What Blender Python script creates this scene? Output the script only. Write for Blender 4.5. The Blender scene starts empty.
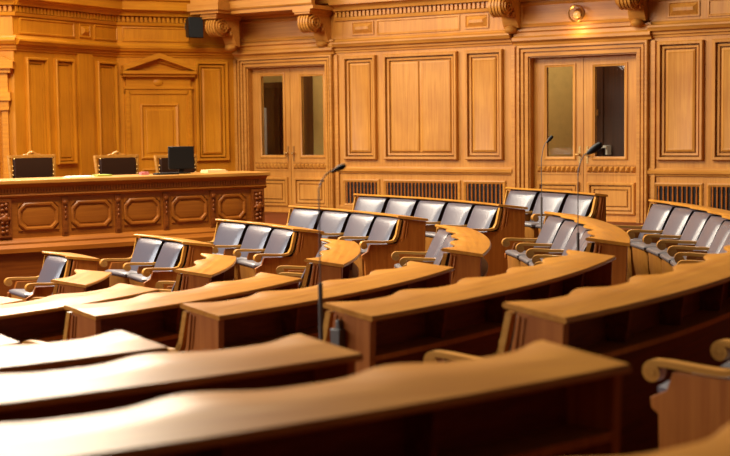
import bpy, bmesh, math, random
from mathutils import Vector, Matrix
PI = math.pi
random.seed(7)
SC = bpy.context.scene
COL = SC.collection

# ------------------------------------------------------------------ helpers
def vsmooth(t): t = max(0., min(1., t)); return t*t*(3-2*t)

class MB:
    """collects geometry for ONE mesh object"""
    def __init__(s): s.v = []; s.f = []
    def add(s, vs, fs):
        n = len(s.v); s.v += [tuple(v) for v in vs]; s.f += [tuple(i+n for i in f) for f in fs]
    def box(s, x0, x1, y0, y1, z0, z1):
        vs = [(x, y, z) for z in (z0, z1) for y in (y0, y1) for x in (x0, x1)]
        s.add(vs, [(0,2,3,1),(4,5,7,6),(0,1,5,4),(2,6,7,3),(0,4,6,2),(1,3,7,5)])
    def prism(s, poly, a0, a1, fn):
        """poly: 2D outline, extruded a0..a1; fn(p, q, a) -> xyz"""
        n = len(poly)
        vs = [fn(p, q, a0) for p, q in poly] + [fn(p, q, a1) for p, q in poly]
        fs = [tuple(range(n))[::-1], tuple(range(n, 2*n))]
        fs += [(i, (i+1) % n, (i+1) % n+n, i+n) for i in range(n)]
        s.add(vs, fs)
    def loft(s, loops, cap0=True, cap1=True, close=True):
        n = len(loops[0]); vs = [p for l in loops for p in l]; fs = []
        for j in range(len(loops)-1):
            for i in range(n if close else n-1):
                a, b = j*n+i, j*n+(i+1) % n
                fs.append((a, b, b+n, a+n))
        if cap0: fs.append(tuple(range(n))[::-1])
        if cap1: fs.append(tuple(range(len(vs)-n, len(vs))))
        s.add(vs, fs)
    def rings(s, outline_fn, steps, cap=True):
        """steps: (inset, height); outline_fn(inset, height) -> closed loop"""
        s.loft([outline_fn(i, h) for i, h in steps], False, cap)
    def panel(s, x0, x1, z0, z1, steps, y=0.):
        """stepped moulding rectangle on a plane y (room side is -y)"""
        s.rings(lambda i, h: [(x0+i, y-h, z0+i), (x1-i, y-h, z0+i), (x1-i, y-h, z1-i), (x0+i, y-h, z1-i)], steps)
    def lathe(s, c, prof, n=20, axis='z'):
        loops = []
        for r, h in prof:
            l = []
            for i in range(n):
                a = 2*PI*i/n; p, q = r*math.cos(a), r*math.sin(a)
                if axis == 'z': l.append((c[0]+p, c[1]+q, c[2]+h))
                elif axis == 'y': l.append((c[0]+p, c[1]+h, c[2]+q))
                else: l.append((c[0]+h, c[1]+p, c[2]+q))
            loops.append(l)
        s.loft(loops)
    def tube(s, pts, r, n=8):
        pts = [Vector(p) for p in pts]; loops = []
        rs = r if isinstance(r, (list, tuple)) else [r]*len(pts)
        up = Vector((0.31, 0.2, .93))
        for i, p in enumerate(pts):
            t = (pts[min(i+1, len(pts)-1)]-pts[max(i-1, 0)]).normalized()
            if abs(t.dot(up)) > .95: up = Vector((1, .1, .05))
            a = t.cross(up).normalized(); b = t.cross(a)
            loops.append([p+rs[i]*(math.cos(2*PI*k/n)*a+math.sin(2*PI*k/n)*b) for k in range(n)])
        s.loft(loops)
    def ribbon(s, path, th, x0, x1):
        """band following a path in the (y, z) plane, thickness th, from x0 to x1"""
        n = len(path); A = []; B = []
        for i, (y, z) in enumerate(path):
            ty, tz = path[min(i+1, n-1)][0]-path[max(i-1, 0)][0], path[min(i+1, n-1)][1]-path[max(i-1, 0)][1]
            l = math.hypot(ty, tz) or 1; ny, nz = -tz/l, ty/l
            A.append((y+ny*th/2, z+nz*th/2)); B.append((y-ny*th/2, z-nz*th/2))
        loops = [[(x0, *A[i]), (x1, *A[i]), (x1, *B[i]), (x0, *B[i])] for i in range(n)]
        s.loft(loops)
    def ball(s, c, rx, ry, rz, n=10, m=6):
        loops = []
        for j in range(m+1):
            th = -PI/2+PI*max(.04, min(.96, j/m)); k = math.cos(th)
            loops.append([(c[0]+rx*k*math.cos(2*PI*i/n), c[1]+ry*k*math.sin(2*PI*i/n), c[2]+rz*math.sin(th)) for i in range(n)])
        s.loft(loops)
    def build(s, name, mat, parent=None, bevel=0, ang=35, loc=None, rz=0):
        me = bpy.data.meshes.new(name)
        me.from_pydata(s.v, [], s.f)
        bm = bmesh.new(); bm.from_mesh(me); bmesh.ops.recalc_face_normals(bm, faces=bm.faces); bm.to_mesh(me); bm.free()
        me.materials.append(mat)
        me.shade_smooth(); me.set_sharp_from_angle(angle=math.radians(ang))
        o = bpy.data.objects.new(name, me); COL.objects.link(o)
        if parent is not None: o.parent = parent
        if loc is not None: o.location = loc; o.rotation_euler.z = rz
        if bevel:
            b = o.modifiers.new('bevel', 'BEVEL'); b.width = bevel; b.segments = 2; b.limit_method = 'ANGLE'; b.angle_limit = .6
        return o

def tag(o, label=None, cat=None, group=None, kind=None):
    if label: o['label'] = label
    if cat: o['category'] = cat
    if group: o['group'] = group
    if kind: o['kind'] = kind
    return o
def thing(name, label, cat, loc=(0,0,0), rz=0, group=None):
    o = bpy.data.objects.new(name, None); COL.objects.link(o); o.empty_display_size = .1
    o.location = loc; o.rotation_euler.z = rz
    return tag(o, label, cat, group)
def struct(mb, name, mat, **k):
    return tag(mb.build(name, mat, **k), kind='structure')
def copy_tree(o, parent=None):
    c = o.copy(); COL.objects.link(c); c.parent = parent
    for ch in list(o.children): copy_tree(ch, c)
    return c

# ------------------------------------------------------------------ materials
def lin(c):
    return tuple(((x/255)/12.92 if x/255 <= .04045 else ((x/255+.055)/1.055)**2.4) for x in c)+(1,)
def mat_wood(name, light, dark, grain='x', rough=.38, spec=.5, gs=1., coat=0., big=.35):
    m = bpy.data.materials.new(name); m.use_nodes = True; nt = m.node_tree; N = nt.nodes; L = nt.links
    b = N['Principled BSDF']; b.inputs['Roughness'].default_value = rough; b.inputs['Specular IOR Level'].default_value = spec
    b.inputs['Coat Weight'].default_value = coat; b.inputs['Coat Roughness'].default_value = .15
    tc = N.new('ShaderNodeTexCoord'); mp = N.new('ShaderNodeMapping'); L.new(tc.outputs['Object'], mp.inputs[0])
    sc = {'x': (.9, 22, 22), 'y': (22, .9, 22), 'z': (22, 22, .9)}[grain]
    mp.inputs['Scale'].default_value = tuple(q*gs for q in sc)
    n1 = N.new('ShaderNodeTexNoise'); n1.inputs['Scale'].default_value = 1.6; n1.inputs['Detail'].default_value = 7; n1.inputs['Distortion'].default_value = .7
    L.new(mp.outputs[0], n1.inputs['Vector'])
    r1 = N.new('ShaderNodeValToRGB'); r1.color_ramp.elements[0].position = .3; r1.color_ramp.elements[1].position = .68
    r1.color_ramp.elements[0].color = lin(dark); r1.color_ramp.elements[1].color = lin(light); L.new(n1.outputs['Fac'], r1.inputs[0])
    n2 = N.new('ShaderNodeTexNoise'); n2.inputs['Scale'].default_value = 1.3; n2.inputs['Detail'].default_value = 3; L.new(tc.outputs['Object'], n2.inputs['Vector'])
    mx = N.new('ShaderNodeMix'); mx.data_type = 'RGBA'; mx.blend_type = 'MULTIPLY'
    r2 = N.new('ShaderNodeValToRGB'); r2.color_ramp.elements[0].position = .35; r2.color_ramp.elements[1].position = .65
    r2.color_ramp.elements[0].color = (1-big*.55, 1-big*.7, 1-big*.8, 1); r2.color_ramp.elements[1].color = (1, 1, 1, 1)
    L.new(n2.outputs['Fac'], r2.inputs[0]); mx.inputs['Factor'].default_value = 1
    L.new(r1.outputs[0], mx.inputs['A']); L.new(r2.outputs[0], mx.inputs['B']); L.new(mx.outputs['Result'], b.inputs['Base Color'])
    rr = N.new('ShaderNodeMapRange'); rr.inputs['To Min'].default_value = rough*.85; rr.inputs['To Max'].default_value = rough*1.2
    L.new(n1.outputs['Fac'], rr.inputs['Value']); L.new(rr.outputs[0], b.inputs['Roughness'])
    bp = N.new('ShaderNodeBump'); bp.inputs['Strength'].default_value = .03; bp.inputs['Distance'].default_value = .004
    L.new(n1.outputs['Fac'], bp.inputs['Height']); L.new(bp.outputs[0], b.inputs['Normal'])
    return m
def mat_plain(name, c, rough=.5, metal=0, spec=.5, emit=None, es=0, noise=0):
    m = bpy.data.materials.new(name); m.use_nodes = True; nt = m.node_tree; b = nt.nodes['Principled BSDF']
    b.inputs['Base Color'].default_value = lin(c); b.inputs['Roughness'].default_value = rough
    b.inputs['Metallic'].default_value = metal; b.inputs['Specular IOR Level'].default_value = spec
    if emit: b.inputs['Emission Color'].default_value = lin(emit); b.inputs['Emission Strength'].default_value = es
    if noise:
        n = nt.nodes.new('ShaderNodeTexNoise'); n.inputs['Scale'].default_value = noise; n.inputs['Detail'].default_value = 4
        tc = nt.nodes.new('ShaderNodeTexCoord'); nt.links.new(tc.outputs['Object'], n.inputs['Vector'])
        bp = nt.nodes.new('ShaderNodeBump'); bp.inputs['Strength'].default_value = .12; bp.inputs['Distance'].default_value = .003
        nt.links.new(n.outputs['Fac'], bp.inputs['Height']); nt.links.new(bp.outputs[0], b.inputs['Normal'])
        mr = nt.nodes.new('ShaderNodeValToRGB'); c0 = lin(c)
        mr.color_ramp.elements[0].color = tuple(q*.82 for q in c0[:3])+(1,); mr.color_ramp.elements[1].color = tuple(min(1, q*1.15) for q in c0[:3])+(1,)
        nt.links.new(n.outputs['Fac'], mr.inputs[0]); nt.links.new(mr.outputs[0], b.inputs['Base Color'])
    return m
def mat_glass(name):
    m = bpy.data.materials.new(name); m.use_nodes = True; nt = m.node_tree; N = nt.nodes
    out = N['Material Output']; N.remove(N['Principled BSDF'])
    t = N.new('ShaderNodeBsdfTransparent'); t.inputs[0].default_value = (.95, .96, .93, 1)
    g = N.new('ShaderNodeBsdfGlossy'); g.inputs['Roughness'].default_value = .03
    fr = N.new('ShaderNodeFresnel'); fr.inputs['IOR'].default_value = 1.45
    mx = N.new('ShaderNodeMixShader'); nt.links.new(fr.outputs[0], mx.inputs[0]); nt.links.new(t.outputs[0], mx.inputs[1]); nt.links.new(g.outputs[0], mx.inputs[2])
    nt.links.new(mx.outputs[0], out.inputs['Surface'])
    return m
WALL = mat_wood('panel_oak', (206, 144, 62), (186, 120, 44), 'z', .42, .28)
WALLX = mat_wood('moulding_oak', (206, 144, 62), (184, 118, 42), 'x', .4, .3)
APSE = mat_wood('amber_oak', (214, 140, 26), (196, 120, 18), 'z', .42, .45)
APSEX = mat_wood('amber_moulding', (214, 140, 26), (194, 118, 18), 'x', .4, .45)
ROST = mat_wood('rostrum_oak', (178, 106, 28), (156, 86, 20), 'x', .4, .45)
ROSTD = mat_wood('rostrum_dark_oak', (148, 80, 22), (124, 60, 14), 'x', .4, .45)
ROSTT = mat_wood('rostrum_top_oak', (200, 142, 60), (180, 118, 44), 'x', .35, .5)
TOP = mat_wood('desk_top_oak', (204, 140, 50), (182, 116, 36), 'x', .34, .38, 1., .0)
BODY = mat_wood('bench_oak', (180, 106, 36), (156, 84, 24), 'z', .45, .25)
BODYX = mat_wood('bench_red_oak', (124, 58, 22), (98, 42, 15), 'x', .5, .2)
ARM = mat_wood('arm_oak', (206, 150, 66), (184, 122, 46), 'y', .3, .5, 1., .2)
LEATH = mat_plain('grey_leather', (78, 75, 86), .32, 0, .7, noise=60)
LEATHP = mat_plain('seat_sheen_leather', (112, 108, 114), .32, 0, .7, noise=60)  # paler than the backs: window reflection on the seats, painted in
LEATHS = mat_plain('side_shade_leather', (38, 22, 14), .5, 0, .3, noise=60)  # near-black: shade on the cushion sides, put into the colour
LEATHB = mat_plain('black_leather', (46, 26, 16), .5, 0, .2, noise=60)
CARPET = mat_plain('red_brown_carpet', (92, 48, 30), .95, 0, .1, noise=200)
BLACK = mat_plain('black_plastic', (15, 14, 14), .5, 0, .25)
STEEL = mat_plain('dark_steel', (98, 94, 90), .4, .3)
SEATW = mat_wood('seat_oak', (196, 134, 60), (172, 108, 42), 'z', .42, .4)
BRASS = mat_plain('brass', (190, 150, 90), .3, .9)
PAPER = mat_plain('paper', (236, 230, 215), .8)
GREEN = mat_plain('green_folder', (150, 160, 60), .7)
PINK = mat_plain('pink_card', (190, 110, 110), .7)
CREAM = mat_plain('cream_plaster', (216, 186, 112), .9, noise=8)
BROWN = mat_wood('dark_brown_wood', (86, 48, 24), (62, 32, 16), 'z', .45)
GLASS = mat_glass('clear_glass')
BULB = mat_plain('lamp_bulb', (150, 110, 60), .25, emit=(255, 180, 90), es=.55)
WHITEW = mat_plain('white_paint', (226, 224, 220), .7)
VENTB = mat_plain('vent_black', (24, 13, 8), .8)

# ------------------------------------------------------------------ camera
FPX, PITCH, ROLL, CZ = 1334.68, -.07523, .01258, 2.1316
cam = bpy.data.cameras.new('camera'); co = bpy.data.objects.new('camera', cam); COL.objects.link(co)
cam.sensor_width = 36; cam.lens = FPX/730*36; cam.clip_end = 200; cam.clip_start = .05
co.matrix_world = Matrix.Translation((0, 0, CZ)) @ Matrix.Rotation(PI/2+PITCH, 4, 'X') @ Matrix.Rotation(-ROLL, 4, 'Z')
cam.dof.use_dof = True; cam.dof.focus_distance = 13.; cam.dof.aperture_fstop = 2.6
SC.camera = co
def ray(px, py):
    a, b = px-365, py-228; cr, sr = math.cos(ROLL), math.sin(ROLL)
    a, b = cr*a-sr*b, sr*a+cr*b
    X, u = a/FPX, -b/FPX; c, s = math.cos(PITCH), math.sin(PITCH)
    return Vector((X, c-u*s, s+u*c))

class Plane:
    """vertical plane: x along it to the right, -y towards the room"""
    def __init__(s, p, q):
        s.p = Vector(p); d = Vector(q)-s.p; s.len = d.length; s.d = d.normalized(); s.n = Vector((s.d.y, -s.d.x)); s.rz = math.atan2(s.d.y, s.d.x)
    def uz(s, px, py, v=0.):
        r = ray(px, py); o = s.p+s.n*v
        t = o.dot(s.n)/Vector((r.x, r.y)).dot(s.n); h = r*t
        return (Vector((h.x, h.y))-o).dot(s.d), h.z+CZ
    def u(s, px, py=120, v=0.): return s.uz(px, py, v)[0]
    def z(s, px, py, v=0.): return s.uz(px, py, v)[1]
    def at(s, u, v, z): q = s.p+s.d*u+s.n*v; return Vector((q.x, q.y, z))
    def st(s, mb, name, mat, **k):
        k.setdefault('ang', 22); return struct(mb, name, mat, loc=(s.p.x, s.p.y, 0), rz=s.rz, **k)

MW = -.6377; YW = 21.275
PA = (-2.15, YW+MW*-2.15); PE = (9.0, YW+MW*9.0)
PB = (-3.99, 21.75); PC = (-5.12, 19.70); PD = (-9.5, 19.55)
MAIN = Plane(PA, PE); W3 = Plane(PB, PA); W1 = Plane(PC, PB); W0 = Plane(PD, PC)
ZC, ZPT, ZPB, ZDADO = 3.409, 3.264, 1.622, 1.426
LAND = .74          # floor level along the panelled wall

# ------------------------------------------------------------------ walls
P_OUT = [(0, 0), (0, .05), (.012, .07), (.045, .066), (.051, .0), (.066, .0), (.07, .036), (.098, .03), (.103, .0), (.118, .0), (.122, .024), (.15, .036), (.17, .03)]
P_ONE = [(0, 0), (0, .05), (.012, .065), (.036, .06), (.042, .0), (.056, .0), (.06, .02), (.09, .016), (.095, .0), (.106, .0), (.11, .02)]
def entablature(mb, a, b, top=True, e0=0, e1=0):
    # lower cornice, frieze, bead and crown along a wall from a to b
    prof = [(0, ZC-.09), (.02, ZC-.085), (.025, ZC-.055), (.05, ZC-.045), (.055, ZC-.01), (.10, ZC+.005), (.115, ZC+.035), (.13, ZC+.05), (.13, ZC+.075), (.05, ZC+.1), (.03, ZC+.13), (0, ZC+.14)]
    mb.prism(prof, a, b, lambda p, q, x: (x, -p, q))
    prof = [(0, ZC+.415), (.03, ZC+.42), (.04, ZC+.45), (.045, ZC+.47), (0, ZC+.47)]
    mb.prism(prof, a, b, lambda p, q, x: (x, -p, q))
    if top:
        prof = [(0, ZC+.565), (.09, ZC+.57), (.1, ZC+.6), (.13, ZC+.64), (.2, ZC+.66), (.2, ZC+.80), (.24, ZC+.82), (.25, ZC+.88), (0, ZC+.9)]
        mb.prism(prof, a, b, lambda p, q, x: (x, -p, q))
    x = a+.02
    while x < b-.04:
        mb.box(x, x+.045, -.055, 0, ZC+.475, ZC+.56); x += .075
def frieze(mb, a, b):
    mb.panel(a, b, ZC+.165, ZC+.40, [(0, 0), (0, .015), (.02, .02), (.03, .004), (.05, .004)])
def block(mb, a, b):
    mb.panel(a, b, ZC+.18, ZC+.395, [(0, 0), (0, .02), (.02, .02), (.03, .008), (.085, .05), (.09, .05)])

TW = 7.6
u = MAIN.u
# --- main wall with two door openings
dl0, dl1 = u(247.5), u(326.5); dr0, dr1 = u(529), u(637.5)
dzl, dzr = MAIN.z(287, 65.5), MAIN.z(583, 54.5)
mb = MB()
for a, b in ((-.0, dl0), (dl1, dr0), (dr1, MAIN.len)): mb.box(a, b, 0, .3, 0, TW)
for a, b, h in ((dl0, dl1, dzl), (dr0, dr1, dzr)): mb.box(a, b, 0, .3, h, TW); mb.box(a, b, 0, .3, 0, LAND)
for x0, x1, st in ((345, 377.5, P_OUT), (466.5, 504, P_OUT), (658, 704, P_OUT), (713, 757, P_OUT)):
    mb.panel(u(x0), u(x1), ZPB, ZPT, st)
a, b = u(385), u(458.5); m_ = u(421)
mb.panel(a, b, ZPB, ZPT, P_OUT[:10]+[(.121, .001)])
for p, q in ((a+.12, m_-.02), (m_+.02, b-.12)):
    mb.panel(p, q, ZPB+.12, ZPT-.12, [(0, 0), (0, .004), (.012, .024), (.03, .03), (.04, .03)])
mb.panel(a+.12, a+.121, ZPB, ZPB+.01, [(0, 0), (0, .001)])
for x0, x1 in ((377, 460), (660+48, 775)): frieze(mb, u(x0, 25), u(x1, 25))
for x0, x1 in ((352, 374), (465, 489), (668, 700)): block(mb, u(x0, 25), u(x1, 25))
MAIN.st(mb, 'wall_back', WALL)
mb = MB()
entablature(mb, u(337), u(513)); entablature(mb, u(650), MAIN.len)
MAIN.st(mb, 'trim_1', WALLX)
mb = MB()       # dado rail
for a, b in ((u(338.5), u(513)), (u(646.5), MAIN.len)):
    mb.prism([(0, ZDADO-.03), (.025, ZDADO-.02), (.03, ZDADO), (.055, ZDADO+.01), (.06, ZDADO+.045), (.035, ZDADO+.06), (.02, ZDADO+.085), (0, ZDADO+.09)], a, b, lambda p, q, x: (x, -p, q))
MAIN.st(mb, 'trim_2', WALLX)
mb = MB()
for a, b in ((u(338.5), u(513)), (u(646.5), MAIN.len)):
    mb.prism([(0, LAND-.3), (.03, LAND-.3), (.03, LAND+.13), (.015, LAND+.15), (0, LAND+.16)], a, b, lambda p, q, x: (x, -p, q))
MAIN.st(mb, 'baseboard_back', WALLX)

# door surrounds, doors
def double_door(n, a, b, top, px, glass, where):
    """px: meeting stile px; a, b opening"""
    mb = MB()
    w = .17 if n == 2 else .15
    q = w/.16
    mb.loft([[(a-w+d, -h, LAND), (a-w+d, -h, top+w-d), (b+w-d, -h, top+w-d), (b+w-d, -h, LAND)] for d, h in
             [(0, 0), (0, .05), (.012*q, .07), (.04*q, .07), (.046*q, .02), (.058*q, .02), (.062*q, .055), (.095*q, .05), (.10*q, .015), (.112*q, .015), (.116*q, .04), (w, .035), (w, -.05)]], False, False, False)
    # stepped architrave up to the frieze over the door
    zt = top+w
    mb.prism([(0, zt), (.06, zt), (.07, zt+.03), (.12, zt+.06), (.12, zt+.10), (.06, zt+.13), (.05, zt+.18), (.08, zt+.2), (.08, zt+.225), (0, zt+.23)], a-w-.05, b+w+.05, lambda p, q, x: (x, -p, q))
    z0 = zt+.26
    mb.panel(a-w+.03, b+w-.03, z0, z0+.36, [(0, 0), (0, .02), (.03, .03), (.05, .006), (.08, .006)])
    mb.prism([(0, z0+.37), (.05, z0+.38), (.08, z0+.43), (0, z0+.44)], a-w, b+w, lambda p, q, x: (x, -p, q))
    x = a-w
    while x < b+w-.05: mb.box(x, x+.045, -.06, 0, z0+.45, z0+.53); x += .075
    mb.box(a-w, b+w, -.12, 0, z0+.54, z0+.66)
    # jamb lining of the deep opening
    mb.box(a-.001, a+.02, 0, .3, LAND, top); mb.box(b-.02, b+.001, 0, .3, LAND, top); mb.box(a, b, 0, .3, top-.02, top+.001)
    # side strips beside the casing
    for s in (a-w-.10, b+w+.04): mb.box(s, s+.055, -.035, 0, LAND, zt-.02)
    MAIN.st(mb, 'trim_%d' % (n+2), WALLX if n == 2 else WALLX)
    root = thing('door_%d' % n, where, 'door', MAIN.at(a, 0, LAND), MAIN.rz); root['kind'] = 'structure'
    W = b-a; mid = u(px, 120, -.13)-a; H = top-LAND
    leaves = [(.02, mid-.004), (mid+.004, W-.02)]
    for i, (p, q) in enumerate(leaves):
        y0, y1 = .13, .185
        g0, g1, gz0, gz1 = glass[i]; g0 -= a; g1 -= a; gz0 -= LAND; gz1 -= LAND
        m = MB(); t = .02
        m.box(p, g0, y0, y1, 0, H-.025); m.box(g1, q, y0, y1, 0, H-.025)
        m.box(g0, g1, y0, y1, gz1, H-.025); m.box(g0, g1, y0, y1, 0, gz0)
        # glazing bead
        for k, (d, yy) in enumerate(((.0, .012), (.018, .006))):
            pass
        m.loft([[(g0-i2, y0-h, gz0-i2), (g1+i2, y0-h, gz0-i2), (g1+i2, y0-h, gz1+i2), (g0-i2, y0-h, gz1+i2)] for i2, h in ((.05, 0), (.045, .018), (.03, .022), (.015, .01), (0, .008), (0, -.03))], False, False)
        # lower panel and carved rail
        m.panel(p+.06, q-.06, .1, gz0-.37, [(0, 0), (0, .03), (.015, .04), (.04, .036), (.045, .0), (.06, .0), (.063, .02), (.10, .016), (.104, .0), (.118, .0), (.122, .02), (.135, .02)], y0)
        zb = gz0-.185
        m.box(p+.04, q-.04, y0-.012, y0, zb-.075, zb-.055); m.box(p+.04, q-.04, y0-.012, y0, zb+.055, zb+.075)
        nb = 9; pw = (q-p-.1)/nb
        for j in range(nb):
            x = p+.05+pw*j
            m.rings(lambda ii, h, x=x: [(x+.006+ii, y0-h, zb-.042+ii), (x+pw-.006-ii, y0-h, zb-.042+ii), (x+pw-.006-ii, y0-h, zb+.042-ii), (x+.006+ii, y0-h, zb+.042-ii)], [(0, 0), (0, .012), (.028, .045)])
        lf = m.build('door_leaf', WALL, root)
        gm = MB(); gm.box(g0, g1, y0+.022, y0+.028, gz0, gz1); gm.build('glass_pane', GLASS, lf)
        hm = MB(); hx = (q-.055) if i == 0 else (p+.055); hz = gz0+.03
        hm.box(hx-.014, hx+.014, y0-.008, y0, hz-.13, hz+.12)
        hm.tube([(hx, y0-.008, hz), (hx, y0-.045, hz), (hx+(.05 if i else -.05), y0-.05, hz)], .011)
        hm.ball((hx, y0-.045, hz), .02, .02, .02)
        h = hm.build('handle', BRASS, lf)
def gl(x0, x1, zt, zb): return (u(x0, 120, -.13), u(x1, 120, -.13), MAIN.z((x0+x1)/2, zb, -.13), MAIN.z((x0+x1)/2, zt, -.13))
double_door(1, dl0, dl1, dzl, 290.5, [gl(262, 283.5, 76, 155), gl(302, 323.5, 76, 155)], 'oak double door with tall panes behind the rostrum corner')
double_door(2, dr0, dr1, dzr, 583.5, [gl(547, 573, 67, 156.5), gl(595, 624.5, 66, 156.5)], 'oak double door with tall panes under the round brass lamp')

# corridor behind the doors: seen through the glass
mb = MB()
mb.box(dl0-1.5, dr1+1.5, 1.9, 2.0, 0, TW); mb.box(dl0-1.6, dl0-1.5, .3, 2.0, 0, TW); mb.box(dr1+1.5, dr1+1.6, .3, 2.0, 0, TW)
MAIN.st(mb, 'wall_corridor', CREAM)
mb = MB(); mb.box(dl0-1.5, dr1+1.5, .3, 1.9, 4.2, 4.3); MAIN.st(mb, 'ceiling', CREAM)
mb = MB(); mb.box(dl0-1.5, dr1+1.5, .3, 1.9, LAND-.05, LAND); MAIN.st(mb, 'floor_corridor', BROWN)
# dark joinery on the corridor wall
def cor(px, py): return MAIN.uz(px, py, -1.9)
mb = MB(); a, b = cor(269, 110)[0], cor(284.5, 110)[0]; a0 = cor(250, 100)[0]; zt = cor(275, 88)[1]
mb.box(a0, b, 1.84, 1.9, LAND, zt); mb.box(a0, b+.05, 1.80, 1.9, zt, zt+.1); mb.box(a0, b-.06, 1.80, 1.84, LAND, cor(275, 97)[1]); mb.box(b-.25, b-.16, 1.80, 1.84, LAND, zt-.1)
MAIN.st(mb, 'trim_5', BROWN)
mb = MB(); mb.box(a0, cor(270, 130)[0], 1.74, 1.80, LAND, cor(265, 108)[1]); MAIN.st(mb, 'door_5', WHITEW)
mb = MB(); mb.box(cor(298, 100)[0], cor(313, 100)[0], 1.6, 1.9, LAND, 4.1); mb.box(cor(298, 100)[0]-.0, cor(313, 100)[0]+.04, 1.57, 1.6, cor(306, 96)[1], cor(306, 92)[1]); MAIN.st(mb, 'trim_6', BROWN)
mb = MB(); a, b = cor(588, 100)[0], cor(640, 100)[0]
mb.box(a, b, 1.5, 1.9, LAND, 4.1); mb.box(cor(612, 100)[0], cor(613.5, 100)[0], 1.46, 1.5, LAND, 4.0)
MAIN.st(mb, 'trim_7', BROWN)
mb = MB(); p = cor(603, 113); mb.box(p[0]-.01, p[0]+.09, 1.485, 1.5, p[1]-.04, p[1]+.05)
tag(mb.build('light_switch', BRASS, loc=(MAIN.p.x, MAIN.p.y, 0), rz=MAIN.rz), 'small pale switch plate seen through the right glass of the right door', 'light switch')
mb = MB(); p0, p1 = cor(605, 145), cor(621, 145)
mb.box(p0[0], p1[0], 1.3, 1.5, p0[1]-.035, p0[1]); mb.box(p0[0], p0[0]+.03, 1.34, 1.5, p0[1]-.14, p0[1]-.035); mb.box(p1[0]-.03, p1[0], 1.34, 1.5, p0[1]-.14, p0[1]-.035)
tag(mb.build('wall_shelf', WHITEW, loc=(MAIN.p.x, MAIN.p.y, 0), rz=MAIN.rz), 'narrow white shelf seen through the right glass of the right door', 'shelf')

# ventilation grilles in the wainscot
for i, (x0, x1, lab) in enumerate(((346, 377.5, 'short black slotted grille nearest the left double door'), (386.5, 458, 'long black slotted grille under the twin panel'), (466.5, 503, 'short black slotted grille just left of the right double door'),
                                   (657, 699.5, 'black slotted grille just right of the right double door'), (711, 757, 'black slotted grille at the right edge of the photo'))):
    a, b = u(x0, 190), u(x1, 190); z1 = ZDADO-.165; z0 = z1-.34
    r = thing('vent_grille', lab, 'vent', MAIN.at(a, 0, z0), MAIN.rz, 'slotted vents in the wall')
    m = MB(); w = b-a; h = z1-z0
    m.loft([[(ii, -y, ii), (w-ii, -y, ii), (w-ii, -y, h-ii), (ii, -y, h-ii)] for ii, y in ((-.05, 0), (-.05, .02), (-.03, .03), (-.01, .02), (0, .012), (0, 0))], False, False)
    m.build('frame', WALLX, r)
    m = MB(); m.box(0, w, -.006, -.001, 0, h); m.build('backing', VENTB, r)
    n = max(6, int(w/.062)); 
    for j in range(n):
        m = MB(); x = w*(j+.5)/n; m.lathe((x, -.02, 0), [(.013, 0), (.013, .03), (.009, .05), (.013, .12), (.013, h-.12), (.009, h-.05), (.013, h-.03), (.013, h)], 8); m.build('slat', BODY, r)

# --- balconies over the doors with scroll corbels
def corbel_profile():
    pts = [(0, 0), (.62, 0), (.62, -.05), (.585, -.075), (.57, -.10)]
    c = (.455, -.235); R = .14
    for i in range(13):
        a = math.radians(70-i*20); pts.append((c[0]+R*math.cos(a), c[1]+R*math.sin(a)*1.05))
    pts += [(.33, -.30), (.27, -.24), (.22, -.25), (.17, -.36), (.12, -.50), (.08, -.58), (0, -.6)]
    return pts
def corbel(uu, ztop, lab, v0=0):
    r = thing('corbel', lab, 'corbel', MAIN.at(uu, v0+.004, ztop), MAIN.rz, 'scroll corbels under the balconies')
    W = .27
    m = MB(); m.prism(corbel_profile(), .015, W-.015, lambda p, q, x: (x, -p, q*.85)); m.box(-.03, W+.03, -.66, 0, -.045, 0); m.box(-.012, W+.012, -.64, 0, -.075, -.045); m.build('bracket', WALLX, r, bevel=.006)
    m = MB()
    for j in range(4):
        x = .035+j*(W-.07)/4; pr = [(.455+.165*math.cos(t), -.20+.145*math.sin(t)) for t in [math.radians(80-k*18) for k in range(12)]]
        m.ribbon([(-p, q) for p, q in pr], .03, x+.008, x+(W-.07)/4-.008)
    m.build('fluting', WALLX, r)
    for xx in (-.01, W-.02):
        m = MB(); sp = []
        for k in range(28):
            t = k/27*2.3*2*PI; rr = .02+.125*k/27; sp.append((-.455+rr*math.cos(t+.6), -.20+.85*rr*math.sin(t+.6)))
        m.ribbon(sp, .018, xx, xx+.03); m.build('volute', WALLX, r)
    m = MB()
    for j in range(4): m.ball((.045+j*.06, -.20, -.30), .026, .03, .045)
    m.build('leaf_beads', WALLX, r)
    m = MB(); m.ball((W/2, -.10, -.52), .10, .09, .06); m.build('leaf_drop', WALLX, r)
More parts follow.
